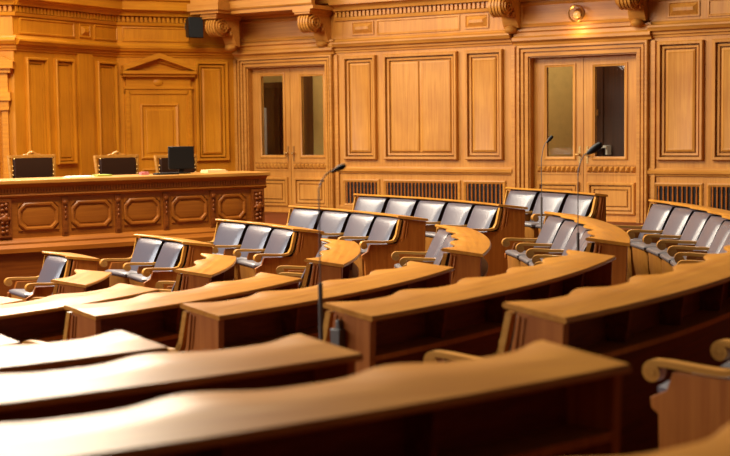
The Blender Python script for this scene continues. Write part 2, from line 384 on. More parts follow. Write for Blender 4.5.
def balcony(n, c0, c1, zb, lab, labs):
    """c0, c1: wall positions of the corbels' right sides"""
    for c, l, v0 in zip((c0, c1), labs, (.27 if n == 1 else 0, 0)): corbel(c-.27, zb, l, v0)
    r = thing('balcony' if n == 1 else 'trim_13', lab if n == 1 else None, 'balcony' if n == 1 else None, MAIN.at(c0-.47, .004, zb), MAIN.rz)  # second balcony, unseen over the right door, carries its corbels
    if n == 2: r['kind'] = 'structure'
    L = c1-c0+.47+.09
    m = MB(); m.prism([(-.66, 0), (-.66, L), (0, L), (0, .50), (-.45, .03)] if n == 1 else [(-.66, 0), (-.66, L), (0, L), (0, 0)], 0, .06, lambda p, q, a: (q, p, a)); m.build('soffit', WALLX, r)
    m = MB(); m.prism([(.68, .06), (.70, .085), (.70, .2), (.74, .22), (.76, .28), (.70, .3), (.68, .34), (.68, 1.3), (.6, 1.3), (.6, .06)], 0, L, lambda p, q, x: (x, -p, q)); m.build('parapet', WALLX, r)
    if n == 1: m = MB(); m.box(.0, .58, -.98, -.6, .0, .05); m.box(-.03, .61, -1.02, -.6, .05, .17); m.box(.0, .58, -.97, -.6, .17, 1.3); m.build('pier', WALLX, r)
zbl = MAIN.z(308, 8.5, .66)+.06; zbr = MAIN.z(497, 1, .62)
balcony(1, u(217.5, 25, .87), u(332, 25), zbl-.06, 'oak balcony with pale fascia above the left double door', ('carved scroll corbel beside the black loudspeaker', 'carved scroll corbel right of the left double door'))
balcony(2, u(522, 20), u(649, 15), zbl-.0, 'oak balcony with dark underside above the right double door', ('carved scroll corbel just left of the brass lamp', 'carved scroll corbel right of the brass lamp'))

# round brass lamp
p = MAIN.uz(577, 13.5, .1)
r = thing('wall_lamp', 'round brass lamp glowing above the right double door', 'lamp', MAIN.at(p[0], .03, p[1]), MAIN.rz)
m = MB(); m.lathe((0, 0, 0), [(.075, .03), (.08, 0), (.05, -.03), (.03, -.05), (.03, -.06)], 20, 'y'); m.build('wall_plate', BRASS, r)
m = MB(); m.loft([[(R*math.cos(a), -.10+y, R*math.sin(a)) for R, y in ((.10, 0), (.112, .012), (.125, 0), (.112, -.012))] for a in [2*PI*k/28 for k in range(29)]], False, False); m.build('ring', BRASS, r)
m = MB(); m.ball((.01, -.10, -.02), .06, .04, .055); m.build('bulb', BULB, r)
ld = bpy.data.lights.new('lamp_glow', 'POINT'); ld.energy = 4; ld.color = (1, .68, .3); ld.shadow_soft_size = .05
lo = bpy.data.objects.new('lamp_glow', ld); COL.objects.link(lo); lo.location = MAIN.at(p[0]+.03, .22, p[1]-.20)

# --- walls behind the rostrum
mb = MB(); mb.box(0, W3.len, 0, .3, 0, TW)
mb.panel(W3.u(195.5), W3.u(228), ZPB-.02, ZPT, P_OUT)
frieze(mb, W3.u(122, 35), W3.u(189, 35))
W3.st(mb, 'wall_left', APSE)
mb = MB(); entablature(mb, 0, W3.len); W3.st(mb, 'trim_8', APSEX)
mb = MB(); mb.box(0, W1.len+.0, 0, .3, 0, TW)
for x0, x1, zt in ((26, 47.5, 58), (55, 74, 60), (97, 116.5, 62)): mb.panel(W1.u(x0), W1.u(x1), ZPB, ZPT-.03, P_ONE)
mb.box(W1.u(78), W1.u(92), -.05, 0, 0, ZC-.08)
for x0, x1 in ((19, 74), (93.5, 117)): frieze(mb, W1.u(x0, 30), W1.u(x1, 30))
block(mb, W1.u(79, 30), W1.u(90, 30))
W1.st(mb, 'wall_rostrum', APSE)
mb = MB(); entablature(mb, 0, W1.len); W1.st(mb, 'trim_9', APSEX)
mb = MB(); mb.box(-1, W0.len, 0, .3, 0, TW); W0.st(mb, 'wall_corner', APSE)
mb = MB(); entablature(mb, -1, W0.len+.05); W0.st(mb, 'trim_10', APSEX)
# pedimented door in the angled wall
a, b = W3.u(130), W3.u(187); zt = W3.z(158, 94); mb = MB()
for s, e in ((W3.u(124.5), a), (b, W3.u(192))): mb.box(s, e, -.05, 0, 0, zt+.06); mb.box(s+.02, e-.02, -.065, -.05, 0, zt+.06)
mb.box(W3.u(124.5), W3.u(192), -.05, 0, zt, zt+.08)
z1 = W3.z(158, 88); z2 = W3.z(158, 77)
mb.box(W3.u(124), W3.u(192.5), -.07, 0, zt+.08, z1+.02); mb.box(W3.u(126), W3.u(190.5), -.05, 0, z1, z2)
mb.box(W3.u(122.5), W3.u(193.5), -.13, 0, z2, z2+.045); mb.box(W3.u(121.5), W3.u(194.5), -.17, 0, z2+.045, z2+.095)
zap = W3.z(158, 53.5); l0, l1, lm = W3.u(122), W3.u(194), W3.u(158)
for s, e in ((l0, lm), (l1, lm)):
    mb.loft([[(s, -y, z2+.095+zz) for y, zz in ((0, 0), (.17, 0), (.17, .085), (0, .085))], [(e, -y, zap+zz-.085) for y, zz in ((0, 0), (.17, 0), (.17, .085), (0, .085))]])
    mb.loft([[(s+(e-s)*.16, -y, z2+.095+zz) for y, zz in ((0, 0), (.08, 0), (.08, .05), (0, .05))], [(e, -y, zap+zz-.14) for y, zz in ((0, 0), (.08, 0), (.08, .05), (0, .05))]])
mb.prism([(l0, z2+.09), (l1, z2+.09), (lm, zap-.04)], -.03, 0, lambda p, q, y: (p, y, q))
mb.ball((lm, -.05, (z1+z2)/2), .09, .03, .06)
W3.st(mb, 'trim_11', APSEX)
mb = MB(); mb.box(a, b, -.03, -.0, 0, zt)
mb.panel(W3.u(140), W3.u(178), 1.66, W3.z(158, 104), [(0, 0), (0, .02), (.02, .03), (.05, .008), (.09, .006), (.105, .02), (.12, .02)], -.03)
mb.panel(W3.u(140), W3.u(178), .5, 1.5, [(0, 0), (0, .02), (.02, .03), (.05, .008), (.09, .006), (.105, .02), (.12, .02)], -.03)
d3 = W3.st(mb, 'door_3', APSE); tag(d3, 'panelled amber wood door under a triangular pediment behind the rostrum', 'door')
# pilastered doorcase at the left edge
mb = MB(); x = W0.u(10); z1 = W0.z(5, 76); z2 = W0.z(5, 62)
mb.box(x-1.6, x+.1, -.16, 0, z2-.10, z2); mb.box(x-1.6, x+.05, -.12, 0, z2-.16, z2-.1); mb.box(x-1.6, x, -.08, 0, z1-.24, z2-.16)
mb.box(x-.16, x+.04, -.13, 0, z1-.36, z1-.24); mb.box(x-.12, x+.01, -.10, 0, z1-.5, z1-.36); mb.box(x-.10, x-.01, -.07, 0, 0, z1-.5)
mb.prism([(x-1.6, z2), (x+.12, z2), (x-.3, z2+.18), (x-1.6, z2+.7)], -.15, 0, lambda p, q, y: (p, y, q))
W0.st(mb, 'trim_12', APSEX)
mb = MB(); mb.box(x-1.5, x-.16, -.05, 0, 0, z1-.3); mb.panel(x-.7, x-.25, 1.6, z1-.4, P_ONE, -.05); tag(W0.st(mb, 'door_4', APSE), 'amber wood door at the left edge beside a carved pilaster', 'door')

# black loudspeaker by the left corbel
p = W3.uz(194.5, 28, .35)
r = thing('loudspeaker', 'black loudspeaker mounted under the cornice beside the left corbel', 'loudspeaker', W3.at(p[0], .35, p[1]), W3.rz)
m = MB(); hw, hh = .135, .17
m.loft([[(-hw*1.05, -.13, -hh*1.0), (hw*.8, -.13, -hh), (hw*.8, -.13, hh), (-hw*1.05, -.13, hh)], [(-hw*.8, .14, -hh*.85), (hw*.8, .14, -hh*.85), (hw*.8, .14, hh*.85), (-hw*.8, .14, hh*.85)]]); m.build('cabinet', BLACK, r, bevel=.01)
m = MB(); m.box(-hw*.95, hw*.72, -.14, -.13, -hh*.92, hh*.92); m.build('grille', mat_plain('speaker_cloth', (24, 24, 25), .9, noise=300), r)
m = MB(); m.tube([(0, .1, .05), (0, .22, .06), (0, .305, .06)], .025); m.box(-.06, .06, .30, .318, 0, .12); m.build('bracket', STEEL, r)

# ------------------------------------------------------------------ the rows of benches
S = 1.15
O = Vector((-5.19387*S, 9.96324*S)); RW0 = .27748*S; DZ0 = .03235*S
PHAB, AA, AB_ = -.76613, .77175*S, .20618*S
PHBC, BB, BC_ = -.2925, .41036*S, .42184*S
PHCD, CC, CD_ = .21623, .38*S, .73576*S
TH = .912
def rf(k): return S*(2.969+.95*(k-1)-.00445*(k-1)*(k-5))
def rise(k):
    if k >= 8: return .583
    return S*(.08696*(k-1)-.00175*(k-1)*(k-5))
def edge(ph, off, R):
    d = Vector((math.cos(ph), math.sin(ph))); n = Vector((-d.y, d.x))
    return O+d*math.sqrt(R*R-off*off)+n*off
def ang(p): v = p-O; return math.atan2(v.y, v.x)
ORD = ['first', 'second', 'third', 'fourth', 'fifth', 'sixth', 'seventh', 'eighth']
NUM = ['zero', 'one', 'two', 'three', 'four', 'five', 'six', 'seven', 'eight']

# stepped floor of the chamber
mb = MB()
def arc(R, z, a0, a1, n=72): return [(O.x+R*math.cos(a0+(a1-a0)*i/n), O.y+R*math.sin(a0+(a1-a0)*i/n), z) for i in range(n+1)]
loops = [arc(.3, 0, -2.2, .62)]
for k in range(1, 9):
    loops.append(arc(rf(k)+.12, rise(k), -2.2, .62))
    loops.append(arc(rf(k)+.12, rise(k+1) if k < 8 else .66, -2.2, .62))
loops.append(arc(15.5, .66, -2.2, .62))
n = len(loops[0]); vs = [p for l in loops for p in l]
mb.add(vs, [(j*n+i, j*n+i+1, (j+1)*n+i+1, (j+1)*n+i) for j in range(len(loops)-1) for i in range(n-1)])
mb.box(-16, 12, -7, 24, -.2, -.004)
struct(mb, 'floor', CARPET)
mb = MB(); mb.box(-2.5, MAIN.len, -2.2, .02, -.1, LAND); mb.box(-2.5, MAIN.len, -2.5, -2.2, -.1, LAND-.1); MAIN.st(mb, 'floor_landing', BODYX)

SPI = []
for i in range(26):
    t = i/25; a = math.radians(540-450*t); r_ = .008+.028*t; SPI.append((-.405+r_*math.cos(a), .620+r_*math.sin(a)))
ARM_END = SPI+[(-.34, .656), (-.22, .648), (-.14, .645), (-.11, .646), (-.068, .658), (-.042, .70), (-.024, .77), (-.010, .83), (.0, TH-.042)]
ARM_MID = SPI+[(-.34, .656), (-.22, .648), (-.14, .645), (-.08, .645)]

def volute(m, x, hw):
    m.prism([(-.405+.029*math.cos(t), .620+.029*math.sin(t)) for t in [2*PI*k/16 for k in range(16)]], x-hw, x+hw, lambda p, q, a: (a, p, q))
    m.prism([(-.405+.012*math.cos(t), .620+.012*math.sin(t)) for t in [2*PI*k/10 for k in range(10)]], x-hw-.006, x+hw+.006, lambda p, q, a: (a, p, q))
def chair_proto(pitch, R):
    """parts of a bench armchair as mesh data: x along the row, y outwards to the desk behind, facing -y"""
    P = {}
    w = pitch-.07; nx, nz = 12, 10
    m = MB(); g = []
    for side in (0, 1):
        for j in range(nz+1):
            t = j/nz; row = []
            for i in range(nx+1):
                s_ = -1+2*i/nx; z = .44+t*(TH-.043-.44)
                yb = -.085+.10*t
                th = .135-.095*t**1.3
                ed = 1-abs(s_)**11*.22
                y = yb-th*ed*(1-.35*abs(2*t-1)**10)-.012*(1-s_*s_) if side == 0 else yb+.055
                row.append((s_*w/2*(1 if side == 0 else .9)*(1-.07*(1-t)), y, z))
            g.append(row)
    def idx(sd, j, i): return (sd*(nz+1)+j)*(nx+1)+i
    fs = []
    for j in range(nz):
        for i in range(nx):
            fs.append((idx(0, j, i), idx(0, j, i+1), idx(0, j+1, i+1), idx(0, j+1, i)))
            fs.append((idx(1, j, i), idx(1, j+1, i), idx(1, j+1, i+1), idx(1, j, i+1)))
    V = [p for r in g for p in r]
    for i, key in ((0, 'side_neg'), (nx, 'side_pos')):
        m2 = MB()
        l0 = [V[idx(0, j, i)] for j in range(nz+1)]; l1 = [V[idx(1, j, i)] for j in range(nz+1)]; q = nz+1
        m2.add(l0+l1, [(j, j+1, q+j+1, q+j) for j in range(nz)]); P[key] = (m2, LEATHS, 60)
    for i in range(nx):
        for j in (0, nz): fs.append((idx(0, j, i), idx(0, j, i+1), idx(1, j, i+1), idx(1, j, i)))
    m.add([p for r in g for p in r], fs)
    P['backrest'] = (m, LEATH, 60)
    m = MB(); sw = pitch/2*(1-.25/R)-.048
    def so(ins, y0, y1, z): return [(-sw+ins, y0+ins, z), (-sw+ins+.03, y0, z), (sw-ins-.03, y0, z), (sw-ins, y0+ins, z), (sw-ins, y1, z), (-sw+ins, y1, z)]
    def tl(l, k=.10): return [(x, y, z-(y+.28)*k) for x, y, z in l]
    m.loft([tl(so(.015, -.42, -.115, .502)), tl(so(0, -.43, -.11, .514)), tl(so(0, -.43, -.11, .536)), tl(so(.02, -.415, -.12, .552)), tl(so(.07, -.365, -.14, .559))])
    P['seat'] = (m, LEATHP, 50)
    m = MB()
    def bo(a, y0, y1, z): return [(-a, y0+.03, z), (-a+.05, y0, z), (a-.05, y0, z), (a, y0+.03, z), (a, y1, z), (-a, y1, z)]
    m.loft([tl(bo(sw*.70, -.35, -.13, .07), 0), tl(bo(sw*.80, -.395, -.12, .22)), tl(bo(sw*.92, -.42, -.115, .38)), tl(bo(sw*.98, -.425, -.112, .501))])
    P['seat_base'] = (m, SEATW, 35)
    m = MB(); m.ribbon(ARM_MID, .024, -pitch/2-.027, -pitch/2+.027); volute(m, -pitch/2, .024); P['arm_mid_neg'] = (m, ARM, 40)
    m = MB(); m.prism([(-.30, .57), (-.28, .627), (-.10, .627), (-.06, .0), (-.20, .0), (-.22, .3)], -pitch/2-.014, -pitch/2+.014, lambda p, q, x: (x, p, q)); P['arm_support'] = (m, BODY, 35)
    for nm, sg in (('arm_end_neg', -1), ('arm_end_pos', 1)):
        m = MB(); c = sg*(pitch/2+.008); m.ribbon(ARM_END[:32], .024, c-.026, c+.026); m.ribbon(ARM_END[30:], .03, *sorted((c+sg*.026, c-sg*(.012 if sg > 0 else -.012)))); volute(m, c, .023); P[nm] = (m, ARM, 40)
    return P

def build_row(block, k, n, a_s, a_e, ends, chairs=None, desk_label=None, chair_label=None, dgroup=None, cgroup=None, clipping=None):
    """a row unit: desk with n cells, chairs attached to its front. ends: ((ph, off), (ph, off)) for start (low angle) and end; None = radial at that angle"""
    q_ = .46 if (block, k) == ('D', 6) else 1; RW = RW0*q_; DZ = DZ0*q_
    R = rf(k)+(.045 if (block, k) == ('B', 7) else 0); F = rise(k); am = (a_s+a_e)/2
    loc = Vector((O.x+R*math.cos(am), O.y+R*math.sin(am), F)); rz = am-PI/2
    c_, s_ = math.cos(-rz), math.sin(-rz)
    def loc2(p): d = Vector((p.x-loc.x, p.y-loc.y)); return (c_*d.x-s_*d.y, s_*d.x+c_*d.y)
    def pol(r, a): return loc2(Vector((O.x+r*math.cos(a), O.y+r*math.sin(a))))
    root = thing('bench_desk', desk_label, 'desk', loc, rz, dgroup)
    def ztop(r): return TH-DZ*(r-R)/RW
    mg = .038/R; pa = (a_e-a_s-2*mg)/n
    def end_dir(e, a): return e[0] if e else a
    def corner(e, a, r):
        if e: return ang(edge(e[0], e[1], r))
        return a
    # desk top
    m = MB(); per = 14; N = n*per; A = .062
    top, bot = [], []
    for i in range(N+1):
        t = i/N; ci = t*n % 1.0
        b_ = (.5+.5*math.cos(2*PI*ci))**2
        rr = R-.004+A*(1-b_)
        e0, e1 = corner(ends[0], a_s, rr), corner(ends[1], a_e, rr); af = e0+(e1-e0)*t
        r2 = R+RW; e0, e1 = corner(ends[0], a_s, r2), corner(ends[1], a_e, r2); ab = e0+(e1-e0)*t
        f = pol(rr, af); f2 = pol(rr+.012, af); bk = pol(r2, ab); b2 = pol(r2-.008, ab); mid = pol((rr+r2)/2, (af+ab)/2)
        th = .025
        top.append([(*f2, ztop(rr)), (*mid, ztop((rr+r2)/2)), (*b2, ztop(r2)), (*bk, ztop(r2)-.01), (*bk, ztop(r2)-th+.006), (*b2, ztop(r2)-th), (*mid, ztop((rr+r2)/2)-th), (*f2, ztop(rr)-th), (*f, ztop(rr)-th+.007), (*f, ztop(rr)-.007)])
    m.loft(top); m.build('desktop', TOP, root, ang=40)
    # front panel behind the chairs
    m = MB(); L = []
    for i in range(N//2+1):
        t = i/(N//2); a0_, a1_ = corner(ends[0], a_s, R+.1)+.02/R, corner(ends[1], a_e, R+.1)-.02/R; a = a0_+(a1_-a0_)*t
        p, q = pol(R+.112, a), pol(R+.135, a)
        L.append([(*p, .0), (*q, .0), (*q, ztop(R+.12)-.028), (*p, ztop(R+.12)-.028)])
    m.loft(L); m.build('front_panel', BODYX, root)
    # end panels, in the vertical plane of the aisle edge
    for si, (e, a, sg) in enumerate(((ends[0], a_s, 1), (ends[1], a_e, -1))):
        d = end_dir(e, a); base = Vector((O.x+R*math.cos(corner(e, a, R)), O.y+R*math.sin(corner(e, a, R))))
        dv = Vector((math.cos(d), math.sin(d))); nv = Vector((-dv.y, dv.x))*sg
        w0 = RW-.022
        poly = [(-.345, 0), (-.36, .30), (-.365, .46), (-.395, .48), (-.40, .52), (-.33, .555), (-.305, .626), (-.12, .622), (-.01, .626), (.022, .68), (.045, .77), (.062, TH-.06), (.064, TH-.034), (w0, TH-DZ-.027), (w0-.03, 0)]
        m = MB()
        rd = (base-O).normalized(); rn = Vector((-rd.y, rd.x))*sg
        def fn(p, q, x): w_ = base+(dv*p+nv*x if p >= 0 else rd*p+rn*x); l = loc2(w_); return (l[0], l[1], q)
        m.prism(poly, .012, .05, fn)
        # raised border strips on the aisle face
        m.prism([(.068, TH-.05), (.085, TH-.052), (.055, .66), (.03, .0), (.005, .0), (.03, .66)], .004, .012, fn)
        m.prism([(.10, TH-.056), (.11, TH-.057), (.08, .66), (.055, .0), (.045, .0), (.07, .66)], .006, .012, fn)
        ep = m.build('end_panel', BODY, root, bevel=.004)
        if block == 'B' and k == 5 and si == 0:
            q = MB()
            q.prism([(.075, .70), (.135, .70), (.135, .80), (.075, .80)], -.03, .012, fn); q.prism([(.09, .80), (.12, .80), (.115, .84), (.095, .84)], -.015, .012, fn)
            tag(q.build('latch', STEEL, ep, bevel=.004), 'dark steel latch box')
    # shelf and dividers on the sitters' side
    m = MB(); L = []
    for i in range(N//2+1):
        t = i/(N//2); rA, rB = R+.135, R+RW-.025
        a0_, a1_ = corner(ends[0], a_s, rB)+.045/R, corner(ends[1], a_e, rB)-.045/R; a = a0_+(a1_-a0_)*t
        p, q = pol(rA, a), pol(rB, a)
        L.append([(*p, .66), (*q, .66), (*q, .685), (*p, .685)])
    m.loft(L); m.build('shelf', BODY, root)
    for i in range(1, n):
        a = a_s+mg+pa*i; m = MB(); dv = Vector((math.cos(a), math.sin(a))); nv = Vector((-dv.y, dv.x))
        def fn2(p, q, x): w_ = O+dv*p+nv*x; l = loc2(w_); return (l[0], l[1], q)
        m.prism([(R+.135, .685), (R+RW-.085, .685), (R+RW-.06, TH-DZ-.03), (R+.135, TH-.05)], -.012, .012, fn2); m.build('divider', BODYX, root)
    # chairs
    pitch = pa*R; PR = chair_proto(pitch, R); data = {}
    for i in range(n):
        if chairs is not None and i not in chairs: continue
        a = a_s+mg+pa*(i+.5); rr = R+.02
        ch = thing('armchair', chair_label(i, n), 'chair', (O.x+rr*math.cos(a), O.y+rr*math.sin(a), F), a-PI/2, cgroup)
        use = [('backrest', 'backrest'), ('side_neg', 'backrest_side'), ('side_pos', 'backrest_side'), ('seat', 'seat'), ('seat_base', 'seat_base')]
        if i == n-1: use.append(('arm_end_neg', 'armrest'))
        else: use += [('arm_mid_neg', 'armrest'), ('arm_support', 'arm_support')]
        if i == 0: use.append(('arm_end_pos', 'armrest'))
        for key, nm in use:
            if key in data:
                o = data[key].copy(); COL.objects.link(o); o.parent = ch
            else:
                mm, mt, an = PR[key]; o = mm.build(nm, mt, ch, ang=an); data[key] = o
    return root

def ordl(i, n):
    if n == 1: return 'only chair'
    return '%s from the left of %s' % (ORD[i], NUM[n])
E0 = .0887*S; PT = .52083*S
ROWNAME = lambda k: ORD[k-1]
HIDE = {('B', 1): (), ('B', 2): (), ('B', 3): (0,), ('B', 4): (0,), ('B', 5): (0,), ('B', 6): (0,), ('B', 7): (0, 1)}
# D: far block, facing the camera under the panelled wall
for k in range(1, 7):
    n = k if k < 6 else 3
    a_s = ang(edge(PHCD, CD_, rf(k))); a_e = a_s+(n*PT+E0)/rf(k)
    build_row('D', k, n, a_s, a_e, ((PHCD, CD_), None),
              desk_label='curved oak desk behind the %s row of far chairs facing the camera' % ROWNAME(k),
              chair_label=lambda i, n, k=k: 'grey leather armchair, %s, in %s far row facing the camera' % (ordl(n-1-i, n), ROWNAME(k)),
              dgroup='bench desks', cgroup='leather bench chairs')
# C: block seen side-on beyond the middle aisle
for k in range(1, 7):
    n = k; a_s = ang(edge(PHBC, BC_, rf(k))); a_e = ang(edge(PHCD, -CC, rf(k)))
    build_row('C', k, n, a_s, a_e, ((PHBC, BC_), (PHCD, -CC)),
              desk_label='short curved oak desk in %s row of the block seen side-on' % ROWNAME(k),
              chair_label=lambda i, n, k=k: 'grey leather armchair, %s, %s row of side-on block' % ('only one' if n == 1 else 'nearest' if i == 0 else ORD[i]+' from the aisle', ROWNAME(k)),
              dgroup='bench desks', cgroup='leather bench chairs', chairs=HIDE.get(('C', k)))
# B: middle block, between the two aisles
for k in range(1, 8):
    n = k; a_s = ang(edge(PHAB, AB_, rf(k))); a_e = ang(edge(PHBC, -BB, rf(k)))
    build_row('B', k, n, a_s, a_e, ((PHAB, AB_), (PHBC, -BB)),
              desk_label='long curved oak desk, %s row %s' % (ROWNAME(k), 'with dark latch box on its end panel' if k == 5 else 'from rostrum, between the two aisles'),
              chair_label=lambda i, n, k=k: 'oak armchair, %s in %s row between the two aisles' % ('nearest the camera' if i == 0 else ORD[i]+' from the near aisle', ROWNAME(k)),
              dgroup='bench desks', cgroup='leather bench chairs', chairs=HIDE.get(('B', k)))
# A: foreground block
for k in range(4, 9):
    n = k; a_e = ang(edge(PHAB, -AA, rf(k))); a_s = a_e-(n*PT+E0)/rf(k)
    build_row('A', k, n, a_s, a_e, (None, (PHAB, -AA)),
              desk_label='long foreground oak desk, %s' % {4: 'farthest, at the left edge with a pale glare', 5: 'with the bright glare at lower left', 6: 'in front of the latch desk', 7: 'widest one across the bottom of the photo', 8: 'corner showing at the bottom right'}[k],
              chair_label=lambda i, n, k=k: 'oak armchair, %s of %s foreground row' % (ordl(n-1-i, n).replace('left', 'right') if False else ORD[n-1-i]+' from the right end', ROWNAME(k)),
              dgroup='bench desks', cgroup='leather bench chairs', chairs=HIDE.get(('A', k), ()))

# ------------------------------------------------------------------ rostrum
KR = 1.09
r0 = Vector((-3.72490652, 13.63995765))*KR; dR = Vector((1.50444, 1)).normalized()
ROS = Plane(r0-dR*3.0, r0+dR*6.0)
ZT = CZ-.53686*KR; ZM = CZ-.66452*KR; ZB = CZ-1.18745*KR
def ru(px, py=210): return ROS.u(px, py)
END = ru(263, 200)
root = thing('rostrum', 'long carved oak rostrum with octagon panels along the left', 'rostrum', ROS.at(0, 0, 0), ROS.rz)
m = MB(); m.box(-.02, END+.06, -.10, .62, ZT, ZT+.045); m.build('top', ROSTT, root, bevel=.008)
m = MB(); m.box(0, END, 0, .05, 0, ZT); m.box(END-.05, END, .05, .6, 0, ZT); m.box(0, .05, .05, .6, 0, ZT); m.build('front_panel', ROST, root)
m = MB(); m.prism([(0, ZM-.02), (.03, ZM-.015), (.05, ZM+.01), (.03, ZM+.03), (.03, ZT-.05), (.05, ZT-.03), (.08, ZT), (0, ZT)], -.01, END+.03, lambda p, q, x: (x, -p, q))
x = .1
while x < END-.06:
    m.box(x, x+.02, -.042, -.02, ZM+.04, ZT-.045); x += .035
m.build('frieze', ROST, root)
m = MB(); m.prism([(0, ZB-.06), (.09, ZB-.06), (.09, ZB-.01), (.05, ZB+.03), (.05, ZB+.05), (.02, ZB+.09), (0, ZB+.1)], -.03, END+.05, lambda p, q, x: (x, -p, q)); m.build('base_moulding', ROST, root)
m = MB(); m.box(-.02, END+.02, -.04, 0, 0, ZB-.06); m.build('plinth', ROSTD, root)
pil = [64.5, 117.5, 165.5, 212.5]
xs = [ru(p) for p in pil]; step = (xs[3]-xs[0])/3
wide = [ru(3), ru(257)]
cells = [(wide[0]+.09, xs[0])]+[(xs[i], xs[i+1]) for i in range(3)]+[(xs[3], wide[1]-.09)]
left = wide[0]-.10
while left-step > 0: cells.append((left-step, left)); xs.append(left-step); left -= step
for x in xs:
    m = MB(); m.box(x-.035, x+.035, -.02, 0, ZB+.1, ZM-.02); m.box(x-.02, x+.02, -.03, -.02, ZB+.14, ZM-.16)
    m.lathe((x, -.03, ZM-.09), [(.026, .01), (.026, -.008), (.012, -.016)], 12, 'y')
    for j in range(3): m.ball((x, -.032, ZM-.15-j*.055), .012, .012, .022)
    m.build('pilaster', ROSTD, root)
for x in wide:
    m = MB(); m.box(x-.09, x+.09, -.03, 0, ZB+.1, ZM-.02); m.panel(x-.08, x+.08, ZB+.12, ZM-.04, [(0, 0), (0, .012), (.018, .012), (.022, .002)], -.03)
    zm_ = (ZB+ZM)/2+.04
    m.ball((x, -.045, zm_), .05, .03, .05)
    for j in range(6):
        t = j*PI/3; m.ball((x+.045*math.cos(t), -.045, zm_+.05*math.sin(t)), .022, .02, .022)
    for dz in (-.15, -.10, .10, .15): m.ball((x-.02, -.04, zm_+dz), .025, .02, .02); m.ball((x+.025, -.04, zm_+dz+.01), .02, .02, .024)
    m.build('carved_pilaster', ROSTD, root)
for a, b in cells:
    a += .075; b -= .075; z0, z1 = ZB+.18, ZM-.075
    def octo(i, h, a=a, b=b, z0=z0, z1=z1):
        c = .24*(z1-z0)-.41*i
        x0, x1, q0, q1 = a+i, b-i, z0+i, z1-i; c = max(.02, c)
        return [(x0+c, -h, q0), (x1-c, -h, q0), (x1, -h, q0+c), (x1, -h, q1-c), (x1-c, -h, q1), (x0+c, -h, q1), (x0, -h, q1-c), (x0, -h, q0+c)]
    m = MB(); m.rings(octo, [(0, 0), (0, .016), (.012, .026), (.03, .024), (.038, .008), (.055, .004), (.058, .010), (.07, .013)])
    for cx, cz, sx, sz in ((a, z0, 1, 1), (b, z0, -1, 1), (a, z1, 1, -1), (b, z1, -1, -1)):
        c = .17*(z1-z0)
        m.prism([(cx, cz), (cx+sx*c, cz), (cx, cz+sz*c)], -.014, 0, lambda p, q, y: (p, y, q))
    m.build('octagon_panel', ROST, root)

def on_top(px, v, z=None): return ROS.u(px, 174, -v)
# platform behind the rostrum
mb = MB(); mb.box(-3, END+.3, .08, 4.2, -.02, .62)
ROS.st(mb, 'floor_platform', BODYX)
# high-backed chairs behind it
def high_chair(px, lab):
    v = -1.05; x = ROS.u(px, 160, v)
    c = thing('high_backed_chair', lab, 'chair', ROS.at(x, v, .62), ROS.rz, 'carved chairs behind the rostrum')
    W = .265; zt = ROS.z(px, 155, v)-.62
    m = MB()
    for s in (-1, 1): m.tube([(s*(W-.035), .06, .0), (s*(W-.03), .05, .5), (s*W, .07, .9), (s*(W+.02), .10, zt)], .022, 8)
    m.box(-W-.02, W+.02, .07, .12, zt-.03, zt); m.box(-W+.02, W-.02, .05, .09, .52, .56)
    f = m.build('back_frame', ARM, c)
    m = MB(); pts = [(-.13, 0), (-.10, .03), (-.06, .03), (-.04, .06), (0, .08), (.04, .06), (.06, .03), (.10, .03), (.13, 0)]
    m.prism([(p, zt-.01+q*.75) for p, q in pts], .075, .115, lambda p, q, y: (p, y, q)); m.ball((0, .085, zt+.03), .03, .02, .022); m.build('crest', ARM, c, bevel=.006)
    m = MB(); m.loft([[(-(W-.02)*k, y, .56+(zt-.595)*h) for h in (0, 1)]+[((W-.02)*k, y, .56+(zt-.595)*h) for h in (1, 0)] for k, y in ((.98, .10), (1, .06), (.94, .03))]); m.build('back_cushion', LEATHB, c)
    m = MB()
    for j in range(14):
        q = -(W-.03)+j*(2*W-.06)/13; m.ball((q, .045, zt-.045), .012, .012, .012, 8, 4)
    for j in range(10):
        for s in (-1, 1): m.ball((s*(W-.012), .05, .62+j*(zt-.7)/10), .011, .012, .011, 8, 4)
    m.build('nail_heads', BRASS, c)
    m = MB(); m.box(-.28, .28, -.48, .02, .40, .50); m.build('seat', LEATHB, c, bevel=.03)
    for sx in (-1, 1):
        m = MB(); m.tube([(sx*.25, -.44, 0), (sx*.25, -.44, .41)], .025); m.build('leg', ARM, c)
        m = MB(); m.tube([(sx*.30, -.42, .70), (sx*.30, .05, .74)], .025); m.tube([(sx*.30, -.40, .45), (sx*.30, -.40, .70)], .02); m.build('armrest', ARM, c)
high_chair(34.5, 'carved high-backed black leather chair at the left end of the rostrum')
high_chair(119.5, 'carved high-backed black leather chair in the middle behind the rostrum')
high_chair(179, 'carved black leather chair half hidden by the monitor')

def on_rostrum(name, px, v, lab, cat, turn=0):
    x = ROS.u(px, 173, -v); return thing(name, lab, cat, ROS.at(x, -v, ZT+.045), ROS.rz+turn)
c = on_rostrum('computer_monitor', 181.5, .36, 'black computer monitor seen from behind on the rostrum', 'monitor', -.25)
m = MB(); m.box(-.16, .16, -.02, .03, .055, .335); m.build('screen', BLACK, c, bevel=.008)
m = MB(); m.lathe((0, .03, 0), [(.12, 0), (.12, .012), (.03, .02)], 20); m.box(-.03, .03, 0, .05, .015, .12); m.build('stand', BLACK, c)
c = on_rostrum('keyboard', 166, .16, 'black keyboard lying on the rostrum beside the monitor', 'keyboard')
m = MB(); m.box(-.15, .15, -.06, .06, 0, .018); m.build('keyboard_case', BLACK, c, bevel=.004)
m = MB()
for i in range(12):
    for j in range(4): m.box(-.14+i*.0235, -.12+i*.0235, -.05+j*.026, -.03+j*.026, .018, .024)
m.build('keys', mat_plain('key_grey', (40, 40, 42), .5), c)
